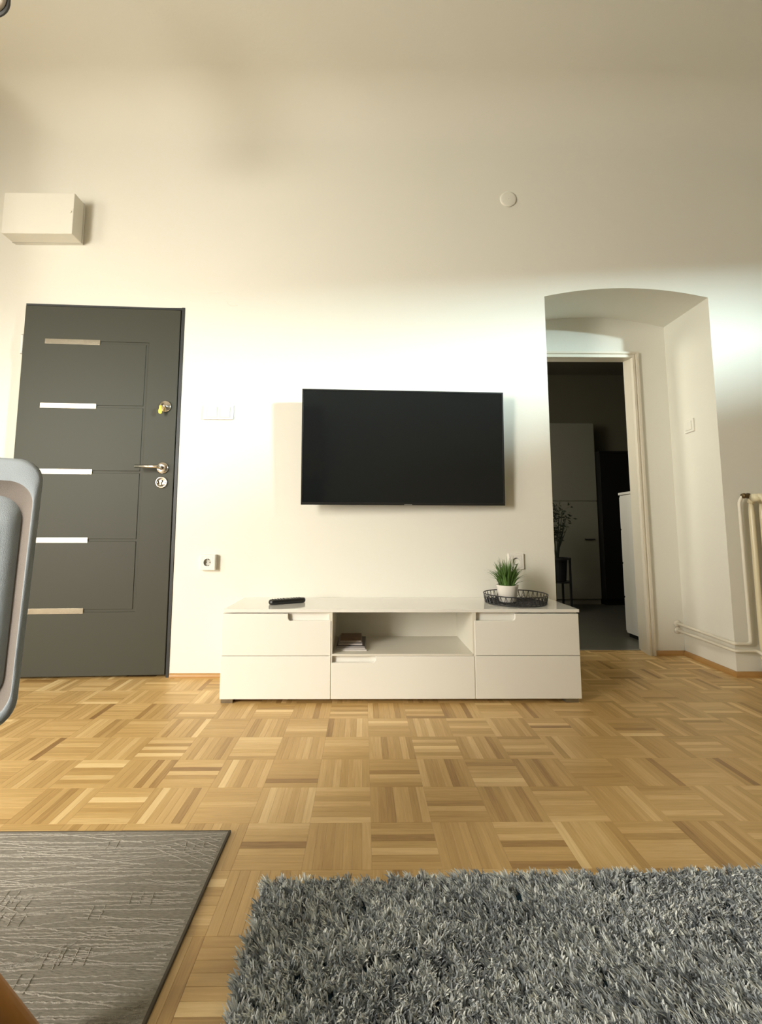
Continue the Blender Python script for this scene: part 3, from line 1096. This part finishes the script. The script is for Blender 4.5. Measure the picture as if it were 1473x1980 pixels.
# potted grass
t = thing('potted_grass', (.704, .985, .4176), 'green artificial grass in a small white pot standing in the wire tray', 'potted plant')
bm = bmesh.new()
lathe(bm, [(0, 0), (.038, 0), (.041, .003), (.0535, .078), (.0545, .083), (.0515, .083), (.049, .070), (0, .070)], 40)
obj('pot', bm, M['pot'], t, smooth=True)
bm = bmesh.new()
lathe(bm, [(0, .0745), (.03, .0740), (.0485, .071)], 24)
obj('soil', bm, M['soil'], t)
bm = bmesh.new()
rg = random.Random(21)
for k in range(170):
    a = rg.uniform(0, 2 * math.pi)
    r0 = rg.uniform(0, .036)
    lean = rg.uniform(.0, .055) if k < 135 else rg.uniform(.055, .10)
    h = rg.uniform(.105, .165) - lean * .5
    b0 = Vector((r0 * math.cos(a), r0 * math.sin(a), .072))
    out = Vector((math.cos(a + rg.uniform(-.4, .4)), math.sin(a + rg.uniform(-.4, .4)), 0))
    side = out.cross(Vector((0, 0, 1))) if k % 2 else Vector((1, 0, 0))
    side = (side + Vector((rg.uniform(-.4, .4), rg.uniform(-.4, .4), 0))).normalized()
    prev = None
    for q in range(6):
        tt = q / 5
        c = b0 + out * (lean * tt ** 1.8 + .012 * tt) + Vector((0, 0, h * (tt - (.35 * lean / .085) * tt ** 3)))
        w_ = .0034 * (1 - tt ** 1.6) + .0003
        pr = (bm.verts.new(c - side * w_), bm.verts.new(c + side * w_))
        if prev:
            bm.faces.new((prev[0], prev[1], pr[1], pr[0]))
        prev = pr
tag(obj('grass_blades', bm, M['grass'], t), kind='stuff')

# ------------------------------------------------------------------ flat grey rug
rug = thing('flat_rug', (0, 0, 0), 'flat grey-brown woven rug with raised light lines at the lower left', 'rug')
RX0, RX1, RY0, RY1 = -2.3, -.357, -1.45, -.036
obj('woven_base', B(RX0, RX1 - .006, RY0, RY1 - .004, .0005, .006), M['rug_base'], rug)
bm = bmesh.new()
box(bm, RX1 - .006, RX1, RY0, RY1, .0003, .0068)
box(bm, RX0, RX1 - .006, RY1 - .004, RY1, .0003, .0064)
obj('bound_edge', bm, M['binding'], rug, bevel=.0012)
V, Fc = [], []
rl = random.Random(9)


def ribbon(pts, w_, h=.0072):
    """low raised ridge following a polyline"""
    b0 = len(V)
    n_ = len(pts)
    for i, (x, y) in enumerate(pts):
        x0, y0 = pts[max(i - 1, 0)]
        x1, y1 = pts[min(i + 1, n_ - 1)]
        dx, dy = x1 - x0, y1 - y0
        l_ = math.hypot(dx, dy) or 1
        nx, ny = -dy / l_, dx / l_
        ww = w_ * rl.uniform(.6, 1.3)
        V.extend([(x - nx * ww, y - ny * ww, .0058), (x, y, h + rl.uniform(-.0004, .0004)), (x + nx * ww, y + ny * ww, .0058)])
    for i in range(n_ - 1):
        a = b0 + 3 * i
        Fc.extend([(a, a + 3, a + 4, a + 1), (a + 1, a + 4, a + 5, a + 2)])


def seg(x0, y0, x1, y1, w_=.0011, wob=.0009):
    l_ = math.hypot(x1 - x0, y1 - y0)
    n_ = max(3, int(l_ / .006))
    pts = []
    for k in range(n_ + 1):
        t_ = k / n_
        x, y = x0 + (x1 - x0) * t_ + rl.uniform(-wob, wob), y0 + (y1 - y0) * t_ + rl.uniform(-wob, wob)
        if RX0 + .01 < x < RX1 - .01 and RY0 + .01 < y < RY1 - .01:
            pts.append((x, y))
        else:
            if len(pts) > 2:
                ribbon(pts, w_)
            pts = []
    if len(pts) > 2:
        ribbon(pts, w_)


y = RY1 - .012
while y > -1.0:
    # long nearly horizontal yarns, broken and slightly slanted
    x = -1.6 + rl.uniform(0, .1)
    while x < RX1:
        l_ = rl.uniform(.12, .5)
        sl = rl.choice([0, 0, 0, .03, -.03, .16, -.14])
        if rl.random() < .9:
            seg(x, y, x + l_, y + sl * l_, rl.uniform(.0006, .0016))
        x += l_ * rl.uniform(.8, 1.1)
    y -= rl.uniform(.004, .012)
# leaf-like fans of diagonals
for k in range(26):
    cx, cy = rl.uniform(-1.5, -.36), rl.uniform(-1.0, -.04)
    a0 = rl.choice([1, -1]) * rl.uniform(.2, .6)
    for q in range(rl.randint(3, 6)):
        seg(cx + q * .022, cy + q * .008, cx + q * .022 + .15 * math.cos(a0), cy + q * .008 + .15 * math.sin(a0), .0008)
# short cross ties in pairs
for k in range(60):
    cx, cy = rl.uniform(-1.5, -.38), rl.uniform(-1.0, -.05)
    for q in range(rl.randint(2, 3)):
        seg(cx + q * .022, cy, cx + q * .022 + .006, cy - .032, .0012)
me = bpy.data.meshes.new('raised_lines')
me.from_pydata(V, [], Fc)
tag(link('raised_lines', me, M['rug_line'], rug), kind='stuff')

# ------------------------------------------------------------------ shag rug
shag = thing('shag_rug', (-.232, -.222, 0), 'thick dark grey and silver shaggy rug at the lower right', 'rug', math.radians(1.3))
SX0, SX1, SY0, SY1 = 0.0, 1.98, -1.50, 0.0
obj('backing', B(SX0 - .003, SX1, SY0, SY1 - .004, .0005, .014), M['backing'], shag, bevel=.003)


def pile(n, x0, x1, y0, y1):
    bx = rng.uniform(x0, x1, n); by = rng.uniform(y0, y1, n)
    # tufts: cluster the blades
    tx = rng.uniform(x0, x1, n // 9); ty = rng.uniform(y0, y1, n // 9)
    tid = rng.integers(0, n // 9, n)
    bx = tx[tid] + rng.normal(0, .0028, n); by = ty[tid] + rng.normal(0, .0028, n)
    bx = np.clip(bx, x0, x1); by = np.clip(by, y0, y1)
    ta = rng.uniform(0, 2 * np.pi, n // 9)
    la = ta[tid] + rng.normal(0, .5, n)
    flow = .45 * np.sin(bx * 9 + by * 4) + .4 * np.sin(by * 13 - bx * 5)
    lx = np.cos(la) * .55 - .22 + flow * .3
    ly = np.sin(la) * .55 + .12 - flow * .25
    ln = rng.uniform(.6, 1.0, n)
    H = rng.uniform(.020, .032, n)
    tone_t = rng.uniform(0, 1, n // 9)
    patch = .10 * np.sin(bx * 14 + 1.3) * np.sin(by * 17 + .4)
    tone = np.clip(tone_t[tid] * .80 + rng.uniform(0, .30, n) + patch * .8 + .02, 0, 1)
    ta_ = rng.uniform(0, np.pi, n)
    wx, wy = np.cos(ta_), np.sin(ta_)
    W = rng.uniform(.0011, .0020, n)
    lev = [0, .4, .75, 1.0]
    verts = np.zeros((n, 8, 3)); col = np.zeros((n, 8, 4))
    dark = np.array([.045, .062, .08]); mid = np.array([.46, .50, .54]); light = np.array([.90, .93, .90])
    tt = tone[:, None]
    c = np.where(tt < .5, dark + (mid - dark) * (tt / .5), mid + (light - mid) * ((tt - .5) / .5))
    for i, q in enumerate(lev):
        cx = bx + lx * ln * H * .9 * q ** 1.6
        cy = by + ly * ln * H * .9 * q ** 1.6
        cz = .008 + H * (q - .35 * q ** 2.5 * ln)
        w_ = W * (1.0 if q < 1 else .35)
        verts[:, 2 * i] = np.stack([cx - wx * w_, cy - wy * w_, cz], 1)
        verts[:, 2 * i + 1] = np.stack([cx + wx * w_, cy + wy * w_, cz], 1)
        col[:, 2 * i, :3] = c
        col[:, 2 * i + 1, :3] = c
    col[:, :, 3] = 1
    base = (np.arange(n) * 8)[:, None, None]
    quads = np.array([[0, 1, 3, 2], [2, 3, 5, 4], [4, 5, 7, 6]])[None]
    return verts.reshape(-1, 3), (base + quads).reshape(-1, 4), col.reshape(-1, 4)


P1 = pile(100000, SX0, 1.28, -.38, SY1)
P2 = pile(9000, 1.28, SX1, -.38, SY1)
P3 = pile(30000, SX0, SX1, SY0, -.38)
vs = np.concatenate([P1[0], P2[0], P3[0]])
n1, n2 = len(P1[0]), len(P2[0])
fs = np.concatenate([P1[1], P2[1] + n1, P3[1] + n1 + n2])
cs = np.concatenate([P1[2], P2[2], P3[2]])
me = bpy.data.meshes.new('pile')
me.vertices.add(len(vs)); me.vertices.foreach_set('co', vs.astype(np.float32).ravel())
me.loops.add(fs.size); me.loops.foreach_set('vertex_index', fs.astype(np.int32).ravel())
me.polygons.add(len(fs))
me.polygons.foreach_set('loop_start', np.arange(0, fs.size, 4, dtype=np.int32))
me.update(calc_edges=True)
set_col(me, cs)
tag(link('pile', me, M['pile'], shag), kind='stuff')

# ------------------------------------------------------------------ upholstered chair at the left edge
ch = thing('dining_chair', (-.818, -.52, 0), 'light grey upholstered dining chair with beech legs at the left edge', 'chair')


def back_half(tz):
    """half width of the back at height z above floor"""
    return .218 + .052 * min(1, max(0, (tz - .45) / .42))


def outline(n=72, inset_top=0.0, inset_side=0.0, inset_bot=0.0):
    """closed outline of the back as (x, z), rounded-corner trapezoid"""
    zt, zb = .885 - inset_top, .46 + inset_bot
    pts = []
    wt, wb = .264 - inset_side, .275 - inset_side
    r = .052
    def arc(cx, cz, a0, a1, m=9, rx=r, rz=r):
        return [(cx + rx * math.cos(a0 + (a1 - a0) * k / m), cz + rz * math.sin(a0 + (a1 - a0) * k / m)) for k in range(m + 1)]
    pts += arc(wt - r, zt - r * .8, 0, math.pi / 2, rz=r * .8)
    pts += [(x, zt + .008 * (1 - (x / (wt - r)) ** 2)) for x in [(wt - r) * (1 - 2 * k / 12) for k in range(1, 12)]]
    pts += arc(-wt + r, zt - r * .8, math.pi / 2, math.pi, rz=r * .8)
    pts += [(-wt + (wt - wb) * k / 8, zt - r * .8 - (zt - r * .8 - zb - r) * k / 8) for k in range(1, 8)]
    pts += arc(-wb + r * 1.3, zb + r, math.pi, 1.5 * math.pi, rx=r * 1.3)
    pts += [(x, zb) for x in [(-wb + r * 1.3) * (1 - 2 * k / 12) for k in range(1, 12)]]
    pts += arc(wb - r * 1.3, zb + r, 1.5 * math.pi, 2 * math.pi, rx=r * 1.3)
    pts += [(wb + (wt - wb) * k / 8, zb + r + (zt - r * .8 - zb - r) * k / 8) for k in range(1, 8)]
    return pts


def bend(x, z):
    """back leans away from the sitter (+y) and wraps forward (-y) at the sides"""
    return .10 * (z - .46) - .06 * x * x


def loft(rings):
    bm = bmesh.new()
    vr = []
    for pts, y in rings:
        vr.append([bm.verts.new((x, bend(x, z) + y, z)) for x, z in pts])
    for a, b in zip(vr, vr[1:]):
        m = len(a)
        for k in range(m):
            bm.faces.new((a[k], a[(k + 1) % m], b[(k + 1) % m], b[k]))
    return bm, vr


def fill_center(bm, ring, y, zmid):
    """close a ring towards its centre by scaled copies"""
    m = len(ring)
    base = [(v.co.x, v.co.z, v.co.y - bend(v.co.x, v.co.z)) for v in ring]
    cx, cz = 0, zmid
    prev = ring
    for s, dy in ((.75, y * .6), (.5, y * .9), (.25, y)):
        cur = []
        for x, z, y0 in base:
            X, Z = cx + (x - cx) * s, cz + (z - cz) * s
            cur.append(bm.verts.new((X, bend(X, Z) + y0 + dy, Z)))
        for k in range(m):
            bm.faces.new((prev[k], prev[(k + 1) % m], cur[(k + 1) % m], cur[k]))
        prev = cur
    bm.faces.new(prev)


o_out = outline()
bm, vr = loft([(outline(inset_top=.05, inset_side=.06, inset_bot=.05), .030), (outline(inset_top=.02, inset_side=.034, inset_bot=.02), .018), (outline(inset_top=.006, inset_side=.010, inset_bot=.006), -.006), (o_out, -.016),
               (outline(inset_top=.006, inset_side=.003, inset_bot=.004), -.019),
               (outline(inset_top=.022, inset_side=.006, inset_bot=.008), -.022),
               (outline(inset_top=.038, inset_side=.008, inset_bot=.012), -.021)])
fill_center(bm, vr[0], .012, .68)
obj('back_shell', bm, M['fabric'], ch, smooth=True)
bm, vr = loft([(outline(inset_top=.038, inset_side=.008, inset_bot=.012), -.021), (outline(inset_top=.042, inset_side=.010, inset_bot=.014), -.017),
               (outline(inset_top=.062, inset_side=.028, inset_bot=.030), -.014)])
obj('back_border', bm, M['fabric_shaded'], ch, smooth=True)
bm, vr = loft([(outline(inset_top=.062, inset_side=.028, inset_bot=.030), -.014), (outline(inset_top=.065, inset_side=.031, inset_bot=.032), -.019),
               (outline(inset_top=.078, inset_side=.044, inset_bot=.045), -.024)])
fill_center(bm, vr[-1], -.012, .66)
obj('back_cushion', bm, M['fabric'], ch, smooth=True)
# seat
bm = bmesh.new()
def seat_ring(s, z):
    pts = []
    for k in range(40):
        a = 2 * math.pi * k / 40
        c_, s_ = math.cos(a), math.sin(a)
        e_ = .55
        x = .235 * s * (abs(c_) ** e_) * (1 if c_ > 0 else -1)
        y = -.225 + .225 * s * (abs(s_) ** e_) * (1 if s_ > 0 else -1)
        pts.append(bm.verts.new((x, y, z)))
    return pts
rs = [seat_ring(.6, .405), seat_ring(.93, .415), seat_ring(1.0, .44), seat_ring(.97, .472), seat_ring(.8, .485), seat_ring(.4, .482)]
for a, b in zip(rs, rs[1:]):
    for k in range(40):
        bm.faces.new((a[k], a[(k + 1) % 40], b[(k + 1) % 40], b[k]))
bm.faces.new(rs[0][::-1]); bm.faces.new(rs[-1])
obj('seat', bm, M['fabric'], ch, smooth=True)
for sx in (-1, 1):
    for (xa, ya, xb, yb_) in ((.12, -.10, .320, .005), (.12, -.33, .27, -.44)):
        bm = bmesh.new()
        tube(bm, [(sx * xa, ya, .41), (sx * (xa + xb) / 2, (ya + yb_) / 2, .205), (sx * xb, yb_, 0.018)], [.024, .023, .018], 16)
        obj('leg', bm, M['beech'], ch, smooth=True)

# ------------------------------------------------------------------ pendant lamp at the upper left corner
t = thing('pendant_lamp', (-1.428, .10, 2.69), 'round pendant lamp with dark rim cut off at the top left corner', 'lamp')
bm = bmesh.new()
lathe(bm, [(.02, .13), (.05, .12), (.11, .075), (.140, .0), (.144, -.004), (.147, 0), (.115, .08), (.055, .126), (.02, .136)], 48)
obj('shade', bm, M['blackmetal'], t, smooth=True)
bm = bmesh.new()
lathe(bm, [(0, .03), (.07, .028), (.12, .012), (.135, .006), (.12, .02), (0, .04)], 48)
obj('diffuser', bm, M['pot'], t, smooth=True)
bm = bmesh.new()
tube(bm, [(0, 0, .16), (0, 0, CEIL - 2.69 - .03)], .003, 8)
obj('cord', bm, M['blackmetal'], t)
bm = bmesh.new()
lathe(bm, [(0, -.03), (.05, -.03), (.055, 0), (0, 0)], 24, (0, 0, CEIL - 2.69))
obj('canopy', bm, M['blackmetal'], t)

# ------------------------------------------------------------------ furniture behind the camera, seen only mirrored in the screen
t = thing('tall_cupboard', (-.75, -1.80, 0), 'tall brown wooden cupboard behind the viewer, mirrored in the screen', 'cupboard')
obj('body', B(-.5, .5, -.22, .2, .05, 2.06), M['brownwood'], t)
obj('plinth', B(-.48, .48, -.2, .18, 0, .05), M['black'], t)
for x0, x1 in ((-.5, -.002), (.002, .5)):
    obj('upper_door', B(x0, x1, .2, .22, 1.24, 2.05), M['brownwood'], t, bevel=.002)
    obj('lower_door', B(x0, x1, .2, .22, .06, 1.235), M['black'], t, bevel=.002)
